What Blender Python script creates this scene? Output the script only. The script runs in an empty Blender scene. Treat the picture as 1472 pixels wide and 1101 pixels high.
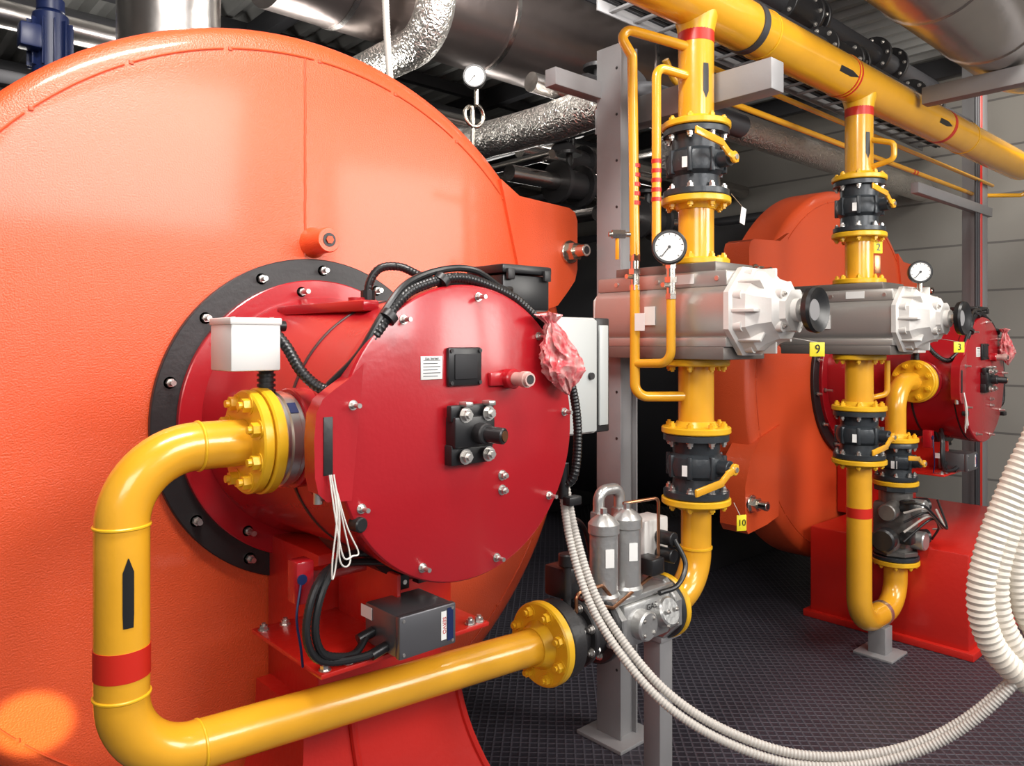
import bpy, bmesh, math, random
from mathutils import Vector, Matrix, Euler, noise
random.seed(4)
pi=math.pi
# ------------------------------------------------------------------ materials
def mat(name,col,rough=.4,metal=0.0,bump=0.0,bscale=50,var=0.0,vscale=4,coat=0.0,spec=.5,trans=0,vor=False,col2=None):
    m=bpy.data.materials.new(name); m.use_nodes=True
    nt=m.node_tree; b=nt.nodes['Principled BSDF']
    b.inputs['Base Color'].default_value=(*col,1)
    b.inputs['Roughness'].default_value=rough
    b.inputs['Metallic'].default_value=metal
    b.inputs['Coat Weight'].default_value=coat
    b.inputs['Coat Roughness'].default_value=.12
    b.inputs['Specular IOR Level'].default_value=spec
    if trans: b.inputs['Transmission Weight'].default_value=trans
    tc=nt.nodes.new('ShaderNodeTexCoord')
    n=nt.nodes.new('ShaderNodeTexNoise'); n.inputs['Scale'].default_value=vscale; n.inputs['Detail'].default_value=6
    nt.links.new(tc.outputs['Object'],n.inputs['Vector'])
    mx=nt.nodes.new('ShaderNodeMix'); mx.data_type='RGBA'
    v=var if var else .08
    mx.inputs[6].default_value=(*[c*(1-v) for c in col],1)
    mx.inputs[7].default_value=(*[min(1,c*(1+v)) for c in col],1)
    if col2:
        mx.inputs[6].default_value=(*col,1); mx.inputs[7].default_value=(*col2,1)
        rp=nt.nodes.new('ShaderNodeMapRange'); rp.inputs[1].default_value=.4; rp.inputs[2].default_value=.6
        nt.links.new(n.outputs['Fac'],rp.inputs[0]); nt.links.new(rp.outputs[0],mx.inputs[0])
    else: nt.links.new(n.outputs['Fac'],mx.inputs[0])
    nt.links.new(mx.outputs[2],b.inputs['Base Color'])
    if bump:
        if vor:
            t=nt.nodes.new('ShaderNodeTexVoronoi'); t.inputs['Scale'].default_value=bscale
            o=t.outputs['Distance']
            n3=nt.nodes.new('ShaderNodeTexNoise'); n3.inputs['Scale'].default_value=bscale*.5
            nt.links.new(tc.outputs['Object'],n3.inputs['Vector'])
            nt.links.new(n3.outputs['Color'],t.inputs['Vector'])
            t.inputs['Scale'].default_value=bscale*.35
        else:
            t=nt.nodes.new('ShaderNodeTexNoise'); t.inputs['Scale'].default_value=bscale; t.inputs['Detail'].default_value=3
            nt.links.new(tc.outputs['Object'],t.inputs['Vector']); o=t.outputs['Fac']
        bp=nt.nodes.new('ShaderNodeBump'); bp.inputs['Strength'].default_value=bump; bp.inputs['Distance'].default_value=.01
        nt.links.new(o,bp.inputs['Height']); nt.links.new(bp.outputs['Normal'],b.inputs['Normal'])
    return m
M={}
M['orange']=mat('orange_boiler_paint',(.74,.088,.020),.40,0,.30,210,.14,1.0,.3,.7)
M['seam']=mat('orange_weld_paint',(.62,.075,.018),.45)
M['redorange']=mat('red_boiler_side_paint',(.60,.035,.015),.4,0,.15,60)
M['red']=mat('crimson_burner_paint',(.37,.008,.014),.27,0,.05,60,.08,3,.4)
M['redsk']=mat('red_base_paint',(.52,.015,.009),.3,0,.12,40,.1,3,.3)
M['yellow']=mat('yellow_gas_pipe_paint',(.74,.36,.020),.24,0,.06,35,.10,8,.5)
M['yellow2']=mat('yellow_flange_paint',(.76,.42,.016),.32,0,.08,40)
M['black']=mat('black_plastic',(.012,.012,.013),.35)
M['blackm']=mat('black_painted_steel',(.018,.017,.018),.42,0,.08,70)
M['castdk']=mat('dark_grey_cast_valve',(.032,.038,.044),.35,.2,.1,60)
M['castmd']=mat('grey_brown_cast_valve',(.17,.16,.15),.38,.6,.15,60)
M['shell']=mat('dark_boiler_shell',(.02,.02,.022),.6,.3)
M['steel']=mat('zinc_bolt_steel',(.62,.60,.57),.3,.9)
M['nickel']=mat('nickel_fitting',(.66,.62,.55),.22,1)
M['alu']=mat('extruded_aluminium',(.44,.42,.395),.33,.6,.03,120)
M['aludk']=mat('bare_grey_plate',(.20,.18,.165),.40,.5)
M['cast']=mat('cast_aluminium',(.50,.50,.49),.34,.75,.15,60)
M['whitec']=mat('light_grey_cast_cover',(.68,.66,.63),.45,.1,.1,40)
M['white']=mat('white_enamel',(.70,.70,.68),.4)
M['greybox']=mat('grey_enamel',(.46,.48,.47),.4)
M['greyst']=mat('grey_steel_paint',(.27,.265,.27),.45,.1,.08,30,.12,5)
M['greydk']=mat('dark_steel_paint',(.05,.05,.055),.5,.3)
M['foil']=mat('aluminium_foil_wrap',(.84,.81,.76),.30,.9,.8,26,.1,4,vor=True)
M['duct']=mat('galvanised_duct',(.52,.49,.47),.26,1,.3,7,.2,3)
M['ductdk']=mat('dark_duct_sheet',(.24,.20,.19),.28,.9,.3,6,.2,3)
M['hose']=mat('cream_corrugated_hose',(.72,.66,.57),.5,0,.05,40)
M['conduit']=mat('grey_corrugated_conduit',(.5,.47,.43),.5)
M['bandred']=mat('red_band_paint',(.55,.02,.01),.35)
M['copper']=mat('copper_tube',(.50,.24,.13),.3,1)
M['bag']=mat('pink_bubble_wrap',(.80,.09,.11),.16,0,.5,150,.35,45,.8,vor=True,col2=(.90,.42,.40))
M['tag']=mat('yellow_number_tag',(.80,.68,.02),.5)
M['paper']=mat('white_paper_label',(.78,.78,.76),.6)
M['tie']=mat('grey_white_cable_tie',(.62,.60,.56),.5)
M['blue']=mat('blue_motor_paint',(.008,.018,.08),.4)
M['pinkst']=mat('bare_pipe_end',(.62,.42,.38),.4,.4)
M['ceil']=mat('grey_corrugated_sheet',(.34,.34,.33),.45,.4,.05,10)
M['wallb']=mat('dark_back_wall_panel',(.04,.038,.038),.8)  # dark wall colour stands in for the dim light at the back
M['servo']=mat('grey_servo_enclosure',(.17,.17,.18),.34,.7)
def wall_mat():
    m=mat('grey_block_wall',(.42,.41,.38),.8); nt=m.node_tree; b=nt.nodes['Principled BSDF']
    tc=nt.nodes.new('ShaderNodeTexCoord')
    br=nt.nodes.new('ShaderNodeTexBrick'); br.inputs['Scale'].default_value=1.0; br.offset=0
    br.inputs['Brick Width'].default_value=3.0; br.inputs['Row Height'].default_value=.42; br.inputs['Mortar Size'].default_value=.010
    br.inputs['Color1'].default_value=(.37,.35,.315,1); br.inputs['Color2'].default_value=(.33,.315,.285,1); br.inputs['Mortar'].default_value=(.18,.17,.16,1)
    sx=nt.nodes.new('ShaderNodeSeparateXYZ'); cx=nt.nodes.new('ShaderNodeCombineXYZ')
    nt.links.new(tc.outputs['Object'],sx.inputs[0]); nt.links.new(sx.outputs['Y'],cx.inputs['X']); nt.links.new(sx.outputs['Z'],cx.inputs['Y'])
    nt.links.new(cx.outputs[0],br.inputs['Vector']); nt.links.new(br.outputs['Color'],b.inputs['Base Color'])
    return m
M['wallr']=wall_mat()
def floor_mat():
    m=bpy.data.materials.new('steel_tread_plate'); m.use_nodes=True; nt=m.node_tree; b=nt.nodes['Principled BSDF']
    tc=nt.nodes.new('ShaderNodeTexCoord'); outs=[]
    for ang in (pi/4,-pi/4):
        mp=nt.nodes.new('ShaderNodeMapping'); mp.inputs['Rotation'].default_value=(0,0,ang)
        w=nt.nodes.new('ShaderNodeTexWave'); w.inputs['Scale'].default_value=8.5; w.inputs['Distortion'].default_value=0
        nt.links.new(tc.outputs['Object'],mp.inputs[0]); nt.links.new(mp.outputs[0],w.inputs['Vector'])
        p=nt.nodes.new('ShaderNodeMath'); p.operation='POWER'; p.inputs[1].default_value=6
        nt.links.new(w.outputs['Fac'],p.inputs[0]); outs.append(p)
    mx=nt.nodes.new('ShaderNodeMath'); mx.operation='MAXIMUM'
    nt.links.new(outs[0].outputs[0],mx.inputs[0]); nt.links.new(outs[1].outputs[0],mx.inputs[1])
    n=nt.nodes.new('ShaderNodeTexNoise'); n.inputs['Scale'].default_value=1.3; n.inputs['Detail'].default_value=8
    nt.links.new(tc.outputs['Object'],n.inputs['Vector'])
    c0=nt.nodes.new('ShaderNodeMix'); c0.data_type='RGBA'
    c0.inputs[6].default_value=(.020,.019,.026,1); c0.inputs[7].default_value=(.055,.05,.065,1); nt.links.new(n.outputs['Fac'],c0.inputs[0])
    c1=nt.nodes.new('ShaderNodeMix'); c1.data_type='RGBA'; nt.links.new(mx.outputs[0],c1.inputs[0]); nt.links.new(c0.outputs[2],c1.inputs[6])
    c1.inputs[7].default_value=(.095,.09,.11,1); nt.links.new(c1.outputs[2],b.inputs['Base Color'])
    b.inputs['Roughness'].default_value=.42; b.inputs['Metallic'].default_value=.25
    bp=nt.nodes.new('ShaderNodeBump'); bp.inputs['Strength'].default_value=.8; bp.inputs['Distance'].default_value=.004
    nt.links.new(mx.outputs[0],bp.inputs['Height']); nt.links.new(bp.outputs['Normal'],b.inputs['Normal'])
    return m
M['floor']=floor_mat()
# ------------------------------------------------------------------ geometry helpers
def basis(ax):
    ax=Vector(ax).normalized(); t=Vector((0,0,1)) if abs(ax.z)<.9 else Vector((1,0,0))
    u=t.cross(ax).normalized(); v=ax.cross(u); return ax,u,v
def catmull(P,sub=8):
    P=[Vector(p) for p in P]; Q=[P[0]*2-P[1]]+P+[P[-1]*2-P[-2]]; out=[]
    for i in range(1,len(Q)-2):
        a,b,c,d=Q[i-1:i+3]
        for k in range(sub):
            t=k/sub; out.append(.5*((2*b)+(c-a)*t+(2*a-5*b+4*c-d)*t*t+(3*b-a-3*c+d)*t**3))
    out.append(P[-1]); return out
def fillet(P,R,n=8):
    P=[Vector(p) for p in P]; out=[P[0]]
    for i in range(1,len(P)-1):
        a=(P[i-1]-P[i]).normalized(); b=(P[i+1]-P[i]).normalized(); ang=a.angle(b)
        t=R/math.tan(ang/2); cen=P[i]+(a+b).normalized()*(R/math.sin(ang/2))
        s=P[i]+a*t; e=P[i]+b*t; v0=s-cen; v1=e-cen; w=v0.angle(v1)
        for k in range(n+1):
            f=k/n; out.append(cen+(v0*math.sin((1-f)*w)+v1*math.sin(f*w))/math.sin(w))
    out.append(P[-1]); return out
def resample(P,step):
    out=[P[0]]; acc=0
    for i in range(1,len(P)):
        a=P[i-1]; b=P[i]; L=(b-a).length; pos=step-acc
        while pos<=L: out.append(a+(b-a)*(pos/L)); pos+=step
        acc=(acc+L)%step if L+acc>=step else acc+L
    return out
class G:
    def __init__(s,name,o=(0,0,0)): s.o=Vector(o); s.n=name; s.p={}; s.texts=[]
    def add(s,part,m,vs,fs):
        d=s.p.setdefault((part,m),([],[])); k=len(d[0])
        d[0].extend([Vector(v)-s.o for v in vs]); d[1].extend([tuple(i+k for i in f) for f in fs])
    def lathe(s,part,m,p,ax,prof,seg=32,rot=0):
        ax,u,v=basis(ax); p=Vector(p); vs=[];fs=[]
        for t,r in prof:
            for i in range(seg):
                a=2*pi*i/seg+rot; vs.append(p+ax*t+(u*math.cos(a)+v*math.sin(a))*max(r,1e-4))
        for j in range(len(prof)-1):
            for i in range(seg):
                k=(i+1)%seg; fs.append((j*seg+i,j*seg+k,(j+1)*seg+k,(j+1)*seg+i))
        fs.append(tuple(reversed(range(seg)))); fs.append(tuple((len(prof)-1)*seg+i for i in range(seg)))
        s.add(part,m,vs,fs)
    def cyl(s,part,m,a,b,r,r2=None,seg=24,bev=0,rot=0):
        a=Vector(a);b=Vector(b);L=(b-a).length; r2=r if r2 is None else r2
        pr=[(0,r),(L,r2)] if not bev else [(0,r-bev),(bev,r),(L-bev,r2),(L,r2-bev)]
        s.lathe(part,m,a,b-a,pr,seg,rot)
    def ring(s,part,m,p,ax,ri,ro,t,seg=48,bev=.003):
        ax,u,v=basis(ax); p=Vector(p); vs=[];fs=[]
        prof=[(0,ri),(0,ro-bev),(bev,ro),(t-bev,ro),(t,ro-bev),(t,ri)]; n=len(prof)
        for tt,r in prof:
            for i in range(seg):
                a=2*pi*i/seg; vs.append(p+ax*tt+(u*math.cos(a)+v*math.sin(a))*r)
        for j in range(n):
            jj=(j+1)%n
            for i in range(seg):
                k=(i+1)%seg; fs.append((j*seg+i,j*seg+k,jj*seg+k,jj*seg+i))
        s.add(part,m,vs,fs)
    def box(s,part,m,c,size,bev=.004,rot=None):
        bm=bmesh.new(); bmesh.ops.create_cube(bm,size=1)
        for v in bm.verts: v.co=Vector((v.co.x*size[0],v.co.y*size[1],v.co.z*size[2]))
        if bev: bmesh.ops.bevel(bm,geom=bm.edges[:],offset=bev,segments=2,affect='EDGES',profile=.5)
        R=rot.to_matrix() if rot else Matrix.Identity(3)
        bm.verts.index_update()
        vs=[R@v.co+Vector(c) for v in bm.verts]; fs=[tuple(v.index for v in f.verts) for f in bm.faces]; bm.free()
        s.add(part,m,vs,fs)
    def prism(s,part,m,pts,ax,t):
        ax=Vector(ax).normalized()*t; n=len(pts); P=[Vector(p) for p in pts]
        vs=P+[p+ax for p in P]; fs=[tuple(range(n)),tuple(reversed(range(n,2*n)))]+[(i,(i+1)%n,n+(i+1)%n,n+i) for i in range(n)]
        s.add(part,m,vs,fs)
    def tube(s,part,m,P,r,seg=16,cor=0,step=.01,caps=True):
        P=[Vector(p) for p in P]
        if cor: P=resample(P,step)
        vs=[];fs=[]; T=[]
        for i in range(len(P)):
            a=P[max(0,i-1)]; b=P[min(len(P)-1,i+1)]; T.append((b-a).normalized())
        _,u,v=basis(T[0])
        for i,p in enumerate(P):
            if i:
                q=T[i-1].rotation_difference(T[i]); u=q@u; u=(u-T[i]*u.dot(T[i])).normalized()
            v=T[i].cross(u); rr=r if not cor else (r if i%2 else r*(1-cor))
            for k in range(seg):
                a=2*pi*k/seg; vs.append(p+(u*math.cos(a)+v*math.sin(a))*rr)
        for j in range(len(P)-1):
            for i in range(seg):
                k=(i+1)%seg; fs.append((j*seg+i,j*seg+k,(j+1)*seg+k,(j+1)*seg+i))
        fs.append(tuple(reversed(range(seg)))); fs.append(tuple((len(P)-1)*seg+i for i in range(seg)))
        s.add(part,m,vs,fs)
    def bolt(s,p,ax,r=.009,h=.009,m='steel',part='bolts',washer=True,stud=True):
        ax=Vector(ax).normalized(); p=Vector(p)
        if washer: s.cyl(part,m,p,p+ax*.002,r*1.35,seg=14)
        s.cyl(part,m,p,p+ax*h,r,seg=6,rot=random.random())
        if stud: s.cyl(part,m,p+ax*h,p+ax*(h*1.5),r*.55,seg=10)
    def circle_bolts(s,c,ax,rad,n,r=.009,h=.009,m='steel',off=0,part='bolts'):
        ax2,u,v=basis(ax)
        for i in range(n):
            a=2*pi*(i+off)/n; s.bolt(Vector(c)+(u*math.cos(a)+v*math.sin(a))*rad,ax,r,h,m,part)
    def text(s,txt,loc,size,rot,m='black'):
        s.texts.append((txt,Vector(loc)-s.o,size,rot,m))
    def done(s):
        e=bpy.data.objects.new(s.n,None); e.location=s.o; e.empty_display_size=.1; bpy.context.collection.objects.link(e)
        for (part,m),(vs,fs) in s.p.items():
            me=bpy.data.meshes.new(part); me.from_pydata(vs,[],fs)
            bm=bmesh.new(); bm.from_mesh(me); bmesh.ops.recalc_face_normals(bm,faces=bm.faces); bm.to_mesh(me); bm.free()
            me.materials.append(M[m]); me.shade_smooth()
            me.set_sharp_from_angle(angle=math.radians(32))
            ob=bpy.data.objects.new(part,me); ob.parent=e; bpy.context.collection.objects.link(ob)
        for txt,loc,size,rot,m in s.texts:
            cu=bpy.data.curves.new('label_text','FONT'); cu.body=txt; cu.size=size; cu.align_x='CENTER'; cu.align_y='CENTER'; cu.extrude=.0004
            cu.materials.append(M[m]); ob=bpy.data.objects.new('label_text',cu); ob.location=loc; ob.rotation_euler=rot; ob.parent=e
            bpy.context.collection.objects.link(ob)
        return e
def plain(name,m,vs,fs):
    me=bpy.data.meshes.new(name); me.from_pydata(vs,[],fs); me.materials.append(M[m])
    ob=bpy.data.objects.new(name,me); bpy.context.collection.objects.link(ob); return ob
def slab(name,m,c,s):
    x,y,z=c;a,b,d=[q/2 for q in s]
    vs=[(x+i*a,y+j*b,z+k*d) for i in(-1,1) for j in(-1,1) for k in(-1,1)]
    return plain(name,m,vs,[(0,1,3,2),(4,6,7,5),(0,4,5,1),(2,3,7,6),(0,2,6,4),(1,5,7,3)])
# ------------------------------------------------------------------ room
slab('floor','floor',(1,1,-.05),(11,11,.1))
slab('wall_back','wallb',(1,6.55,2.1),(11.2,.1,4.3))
slab('wall_right','wallr',(6.55,1,2.1),(.1,11,4.3))
slab('wall_left','wallr',(-4.55,1,2.1),(.1,11,4.3))
vs=[];fs=[];x=-4.5;prof=[]
while x<6.5:
    prof+= [(x,4.04),(x+.05,4.04),(x+.08,4.12),(x+.16,4.12)]; x+=.19
for (px_,pz_) in prof: vs+=[(px_,-4.5,pz_),(px_,6.5,pz_)]
for i in range(len(prof)-1): fs.append((2*i,2*i+1,2*i+3,2*i+2))
n0=len(vs); vs+=[(-4.5,-4.5,4.2),(6.6,-4.5,4.2),(6.6,6.5,4.2),(-4.5,6.5,4.2)]; fs.append((n0,n0+1,n0+2,n0+3))
plain('ceiling','ceil',vs,fs)
# ------------------------------------------------------------------ boilers
def boiler(ox,near=True):
    g=G('gas_boiler',(ox,0,0)); Z=1.425; R=1.215
    c=Vector((ox,0,Z))
    g.lathe('front_plate','orange',c,(0,1,0),[(0,.45),(0,1.10),(0.0,R-.065),(.006,R-.035),(.022,R-.01),(.04,R),(.25,R),(.25,1.1)],160)
    g.lathe('shell','shell',c+Vector((0,.25,0)),(0,1,0),[(0,1.08),(3.6,1.08)],64)
    rs=R-.072
    for i in range(24):
        a0=2*pi*i/24; pts=[c+Vector((rs*math.cos(a0+k*.024),-.001,rs*math.sin(a0+k*.024))) for k in range(11)]
        g.tube('weld_seam','seam',pts,.0032,6)
        a0+=.243
        g.box('weld_tabs','seam',c+Vector((rs*math.cos(a0),-.001,rs*math.sin(a0))),(.012,.005,.012),.001)
    pts=[c+Vector((-.03+random.uniform(-.0012,.0012),-.001,.50+i*.0125)) for i in range(52)]
    g.tube('weld_seam','seam',pts,.0035,6)
    def lug(sx,pts,st):
        P=[(ox+sx*x,-.015,z) for x,z in pts]; g.prism('hinge_lug','orange',P,(0,1,0),.16)
        x,z=st; p=Vector((ox+sx*x,-.01,z)); q=Vector((0,-1,0))
        g.cyl('hinge_pin','nickel',p,p+q*.02,.05,seg=24,bev=.003); g.cyl('hinge_pin','nickel',p+q*.02,p+q*.055,.040,seg=6); g.cyl('hinge_pin','nickel',p+q*.055,p+q*.11,.026,seg=20,bev=.002); g.cyl('hinge_pin','blackm',p+q*.11,p+q*.1105,.016)
    up=[(.80,2.29),(.90,2.235),(1.19,2.22),(1.225,2.205),(1.24,2.17),(1.24,1.96),(1.225,1.91),(1.18,1.86),(1.12,1.80),(.95,1.75)]
    lug(1,up,(1.185,2.03))
    if not near: lug(-1,up,(1.19,2.03))
    lo=[(.9,1.16),(1.12,1.10),(1.22,1.0),(1.25,.93),(1.28,.85),(1.28,.62),(1.25,.58),(1.05,.60),(.92,.63)]
    if not near: lug(-1,lo,(1.225,.745))
    p=Vector((ox+.0,0,1.97))
    g.lathe('sight_port','orange',p,(0,-1,0),[(0,.05),(.012,.046),(.03,.04),(.10,.04),(.105,.037)],32)
    g.cyl('sight_port_bore','blackm',p+Vector((0,-.105,0)),p+Vector((0,-.107,0)),.022); g.cyl('sight_port_plug','seam',p+Vector((0,-.106,0)),p+Vector((0,-.112,0)),.013,seg=6)
    for y in (.9,3.0):
        g.box('saddle','greydk',(ox,y,.2),(1.7,.16,.4),.01)
    return g
g=boiler(0)
g.box('front_pedestal','redsk',(.055,-.17,.80),(.43,.33,.50),.008)
vs=[];fs=[];N=14
for i in range(N+1):
    t=i/N; z=.62*(1-t); w=.27+.24*t**2; yy=-.34-.20*t**1.6
    vs+=[(.05-w*.95,-.03,z),(.05-w*.95,yy,z),(.05+w,yy,z),(.05+w,-.03,z)]
for i in range(N):
    for k in range(3): fs.append((4*i+k,4*i+k+1,4*i+k+5,4*i+k+4))
    fs.append((4*i+3,4*i,4*i+4,4*i+7))
fs.append((0,1,2,3)); g.add('flared_apron','redsk',vs,fs)
g.tube('apron_rib','redsk',[(.05+(.27+.24*(i/N)**2),-.34-.20*(i/N)**1.6,.62*(1-i/N)) for i in range(N+1)],.012,8)
g.tube('apron_rib','redsk',[(-.06+.08*(i/N)**2,-.345-.20*(i/N)**1.6,.62*(1-i/N)) for i in range(N+1)],.012,8)
g.done()
BX=3.87
g=boiler(BX,False)
g.box('red_skid','redsk',(BX+.05,-.50,.28),(1.40,.86,.52),.01)
g.box('red_skid','redsk',(BX+.05,-.50,.02),(1.46,.92,.04),.005)
g.box('front_pedestal','redsk',(BX+.055,-.17,.80),(.43,.33,.52),.008)
g.done()
# ------------------------------------------------------------------ burners
def burner(ox,main=True):
    Z=1.415; g=G('gas_burner',(ox,0,Z)); c=lambda x,y,z:Vector((ox+x,y,z))
    A=(0,-1,0)
    g.ring('mounting_ring','blackm',c(0,0,Z-.01),A,.40,.51,.022,96)
    g.lathe('burner_flange','red',c(0,-.022,Z-.01),A,[(0,.44),(.018,.44),(.02,.437)],96)
    for i in range(14):
        a=2*pi*(i+.4)/14
        p=c(.474*math.cos(a),-.02,Z-.01+.474*math.sin(a)); g.bolt(p,A,.013,.014); g.cyl('bolts','steel',p,p+Vector((0,-.035,0)),.008,seg=10)
    for i in range(8):
        a=2*pi*(i+.2)/8; p=c(.405*math.cos(a),-.04,Z-.01+.405*math.sin(a)); g.bolt(p,A,.012,.012); g.cyl('bolts','steel',p,p+Vector((0,-.05,0)),.008,seg=10)
    g.lathe('burner_housing','red',c(0,-.04,Z),A,[(0,.375),(.05,.372),(.12,.355),(.55,.345),(.62,.35),(.69,.356),(.715,.358)],96)
    g.ring('shade_trim_ring','blackm',c(0,-.52,Z),A,.33,.349,.012,96,.001)  # black trim ring, added to stand for the burner's shaded underside
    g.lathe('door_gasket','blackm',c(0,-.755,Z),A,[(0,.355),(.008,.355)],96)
    DZ=Z+.008
    g.lathe('burner_door','red',c(0,-.763,DZ),A,[(0,.362),(.004,.366),(.040,.366),(.0455,.3625),(.047,.359),(.047,.05)],128)
    F=-.81
    for i in range(9):
        a=2*pi*(i+.13)/9; p=c(.338*math.cos(a),F,DZ+.338*math.sin(a)); g.bolt(p,A,.0085,.010)
        g.cyl('bolts','steel',p,p+Vector((0,-.03,0)),.0055,seg=10)
    lob=[(-.30,1.60),(-.34,1.565),(-.372,1.545),(-.40,1.525),(-.415,1.495),(-.42,1.44),(-.418,1.36),(-.41,1.325),(-.39,1.305),(-.33,1.30)]
    g.prism('hinge_lobe','red',[c(x,-.811,z) for x,z in lob],(0,1,0),.045)
    g.box('hinge_slot','blackm',c(-.388,-.812,1.425),(.022,.003,.125),.001)
    g.cyl('hinge_pin','steel',c(-.40,-.79,1.30),c(-.40,-.79,1.33),.010)
    g.box('housing_rib','red',c(-.15,-.35,Z+.325),(.05,.5,.03),.008)
    # sight window
    g.box('sight_window','black',c(-.021,F-.006,1.587),(.105,.014,.095),.006)
    g.box('sight_glass','shell',c(-.021,F-.0145,1.587),(.07,.004,.062),.002)
    for sx in(-1,1):
        for sz in(-1,1): g.cyl('screws','blackm',c(-.021+sx*.044,F-.012,1.587+sz*.039),c(-.021+sx*.044,F-.017,1.587+sz*.039),.005,seg=10)
    g.box('rating_plate','paper',c(-.116,F-.0015,1.586),(.062,.003,.055),.0005)
    for k in range(6): g.box('rating_print','greydk',c(-.116-(k%2)*.004,F-.0034,1.604-k*.0075),(.05-(k%2)*.008,.0006,.0016),0)
    g.text('Gas burner',c(-.116,F-.0036,1.6085),.009,(pi/2,0,0),'black')
    g.cyl('red_stub_boss','red',c(.125,F,1.553),c(.125,F-.03,1.553),.026,bev=.003); g.box('red_stub_boss','red',c(.09,F-.006,1.553),(.06,.012,.035),.004)
    g.cyl('pipe_stub','pinkst',c(.128,F-.02,1.553),c(.128,F-.085,1.553),.017); g.cyl('pipe_stub','pinkst',c(.128,F-.06,1.553),c(.128,F-.075,1.553),.021,seg=20)
    g.cyl('pipe_bore','blackm',c(.128,F-.085,1.553),c(.128,F-.086,1.553),.012)
    g.box('shaft_block','black',c(-.012,F-.02,1.43),(.125,.04,.075),.005); g.box('shaft_block','black',c(-.012,F-.014,1.375),(.13,.03,.05),.004); g.box('shaft_block','black',c(-.012,F-.02,1.475),(.135,.02,.04),.004)
    for sx in(-.038,.034):
        g.box('clamp_lug','steel',c(sx,F-.035,1.497),(.022,.03,.012),.002)
        g.bolt(c(sx-.005,F-.04,1.472),A,.014,.013)
        g.bolt(c(sx-.005,F-.04,1.372),A,.014,.013)
    g.cyl('shaft','blackm',c(.0,F-.03,1.425),c(.0,F-.07,1.425),.026,bev=.003); g.cyl('shaft','black',c(.0,F-.05,1.425),c(.020,F-.110,1.422),.020,bev=.003)
    g.cyl('shaft_cap','copper',c(.0195,F-.109,1.422),c(.0205,F-.112,1.422),.013)
    g.bolt(c(.108,F,1.305),A,.010,.014);g.bolt(c(.108,F,1.267),A,.010,.014)
    # black box on top
    g.box('ignition_mount','blackm',c(.255,-.62,1.70),(.10,.12,.09),.004)
    g.box('ignition_box','black',c(.285,-.64,1.785),(.18,.15,.10),.008); g.box('ignition_lid','black',c(.285,-.64,1.85),(.19,.16,.025),.006)
    for sx in(-.07,.07): g.box('latch','blackm',c(.285+sx,-.724,1.835),(.025,.01,.03),.002)
    g.cyl('ignition_gland','black',c(.2,-.64,1.80),c(.17,-.64,1.80),.014)
    # control cabinet
    g.box('control_cabinet','greybox',c(.66,-.40,1.53),(.29,.22,.40),.008)
    g.box('cabinet_door_frame','blackm',c(.845,-.49,1.53),(.075,.03,.40),.006)
    g.box('cabinet_door','greybox',c(.655,-.517,1.53),(.28,.016,.385),.005)
    g.box('cabinet_edge','greybox',c(.846,-.507,1.53),(.046,.01,.35),.003)
    g.cyl('cabinet_latch','blackm',c(.76,-.525,1.53),c(.76,-.535,1.53),.012)
    g.box('cabinet_bracket','blackm',c(.46,-.40,1.50),(.26,.08,.06),.004)
    # black cables
    pts=catmull([c(-.475,-.60,1.69),c(-.43,-.60,1.685),c(-.398,-.63,1.64),c(-.374,-.67,1.575),c(-.345,-.72,1.54),c(-.322,-.76,1.568),c(-.262,-.80,1.665),c(-.20,-.80,1.742),c(-.135,-.79,1.780),c(-.008,-.785,1.808),c(.12,-.785,1.782),c(.20,-.79,1.745),c(.31,-.79,1.655),c(.385,-.79,1.53),c(.413,-.79,1.40),c(.40,-.79,1.27),c(.385,-.76,1.235)],8)
    g.tube('cable_harness','black',pts,.0135,12,cor=.12,step=.005)
    pts=catmull([c(-.35,-.745,1.55),c(-.30,-.79,1.62),c(-.24,-.80,1.715),c(-.17,-.79,1.785),c(-.05,-.77,1.826),c(.05,-.77,1.83),c(.15,-.76,1.79),c(.2,-.74,1.79)],8)
    g.tube('cable_harness','black',pts,.009,10)
    pts=catmull([c(-.10,-.50,1.72),c(-.10,-.505,1.80),c(-.075,-.52,1.845),c(-.03,-.55,1.85),c(.0,-.60,1.825),c(.02,-.68,1.80),c(.06,-.75,1.80)],8)
    g.tube('cable_loop','black',pts,.012,12,cor=.12,step=.005)
    g.cyl('cable_gland','black',c(-.10,-.50,1.74),c(-.10,-.50,1.785),.02,seg=10); g.cyl('cable_boss','red',c(-.135,-.50,1.72),c(-.135,-.50,1.765),.022)
    for x,y,z in((-.232,-.806,1.705),(-.07,-.79,1.797),(.255,-.80,1.705)): g.cyl('cable_tie_band','blackm',c(x-.006,y,z-.006),c(x+.006,y,z+.006),.021)
    g.box('cable_clip','black',c(.38,-.80,1.20),(.05,.03,.025),.004); g.cyl('cable_clip','black',c(.385,-.76,1.30),c(.385,-.76,1.20),.016)
    # intake stack
    I=-.587; z=1.42
    g.cyl('intake_flange','red',c(-.32,I,z),c(-.372,I,z),.118,bev=.003,seg=48)
    g.cyl('intake_neck','red',c(-.25,I,z),c(-.33,I,z),.10,seg=48)
    g.cyl('butterfly_band','steel',c(-.372,I,z),c(-.425,I,z),.108,bev=.004,seg=64); g.cyl('butterfly_band','steel',c(-.385,I,z),c(-.412,I,z),.112,bev=.004,seg=64)
    g.box('band_label','blue',c(-.398,I-.08,z+.078),(.02,.002,.03),0,Euler((-.78,0,0)))
    g.cyl('yellow_flange','yellow2',c(-.425,I,z),c(-.452,I,z),.122,bev=.004,seg=64); g.cyl('yellow_flange','yellow2',c(-.455,I,z),c(-.480,I,z),.118,bev=.004,seg=64)
    g.circle_bolts(c(-.480,I,z),(-1,0,0),.093,8,.016,.018,'yellow2',.5,'flange_nuts')
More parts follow.
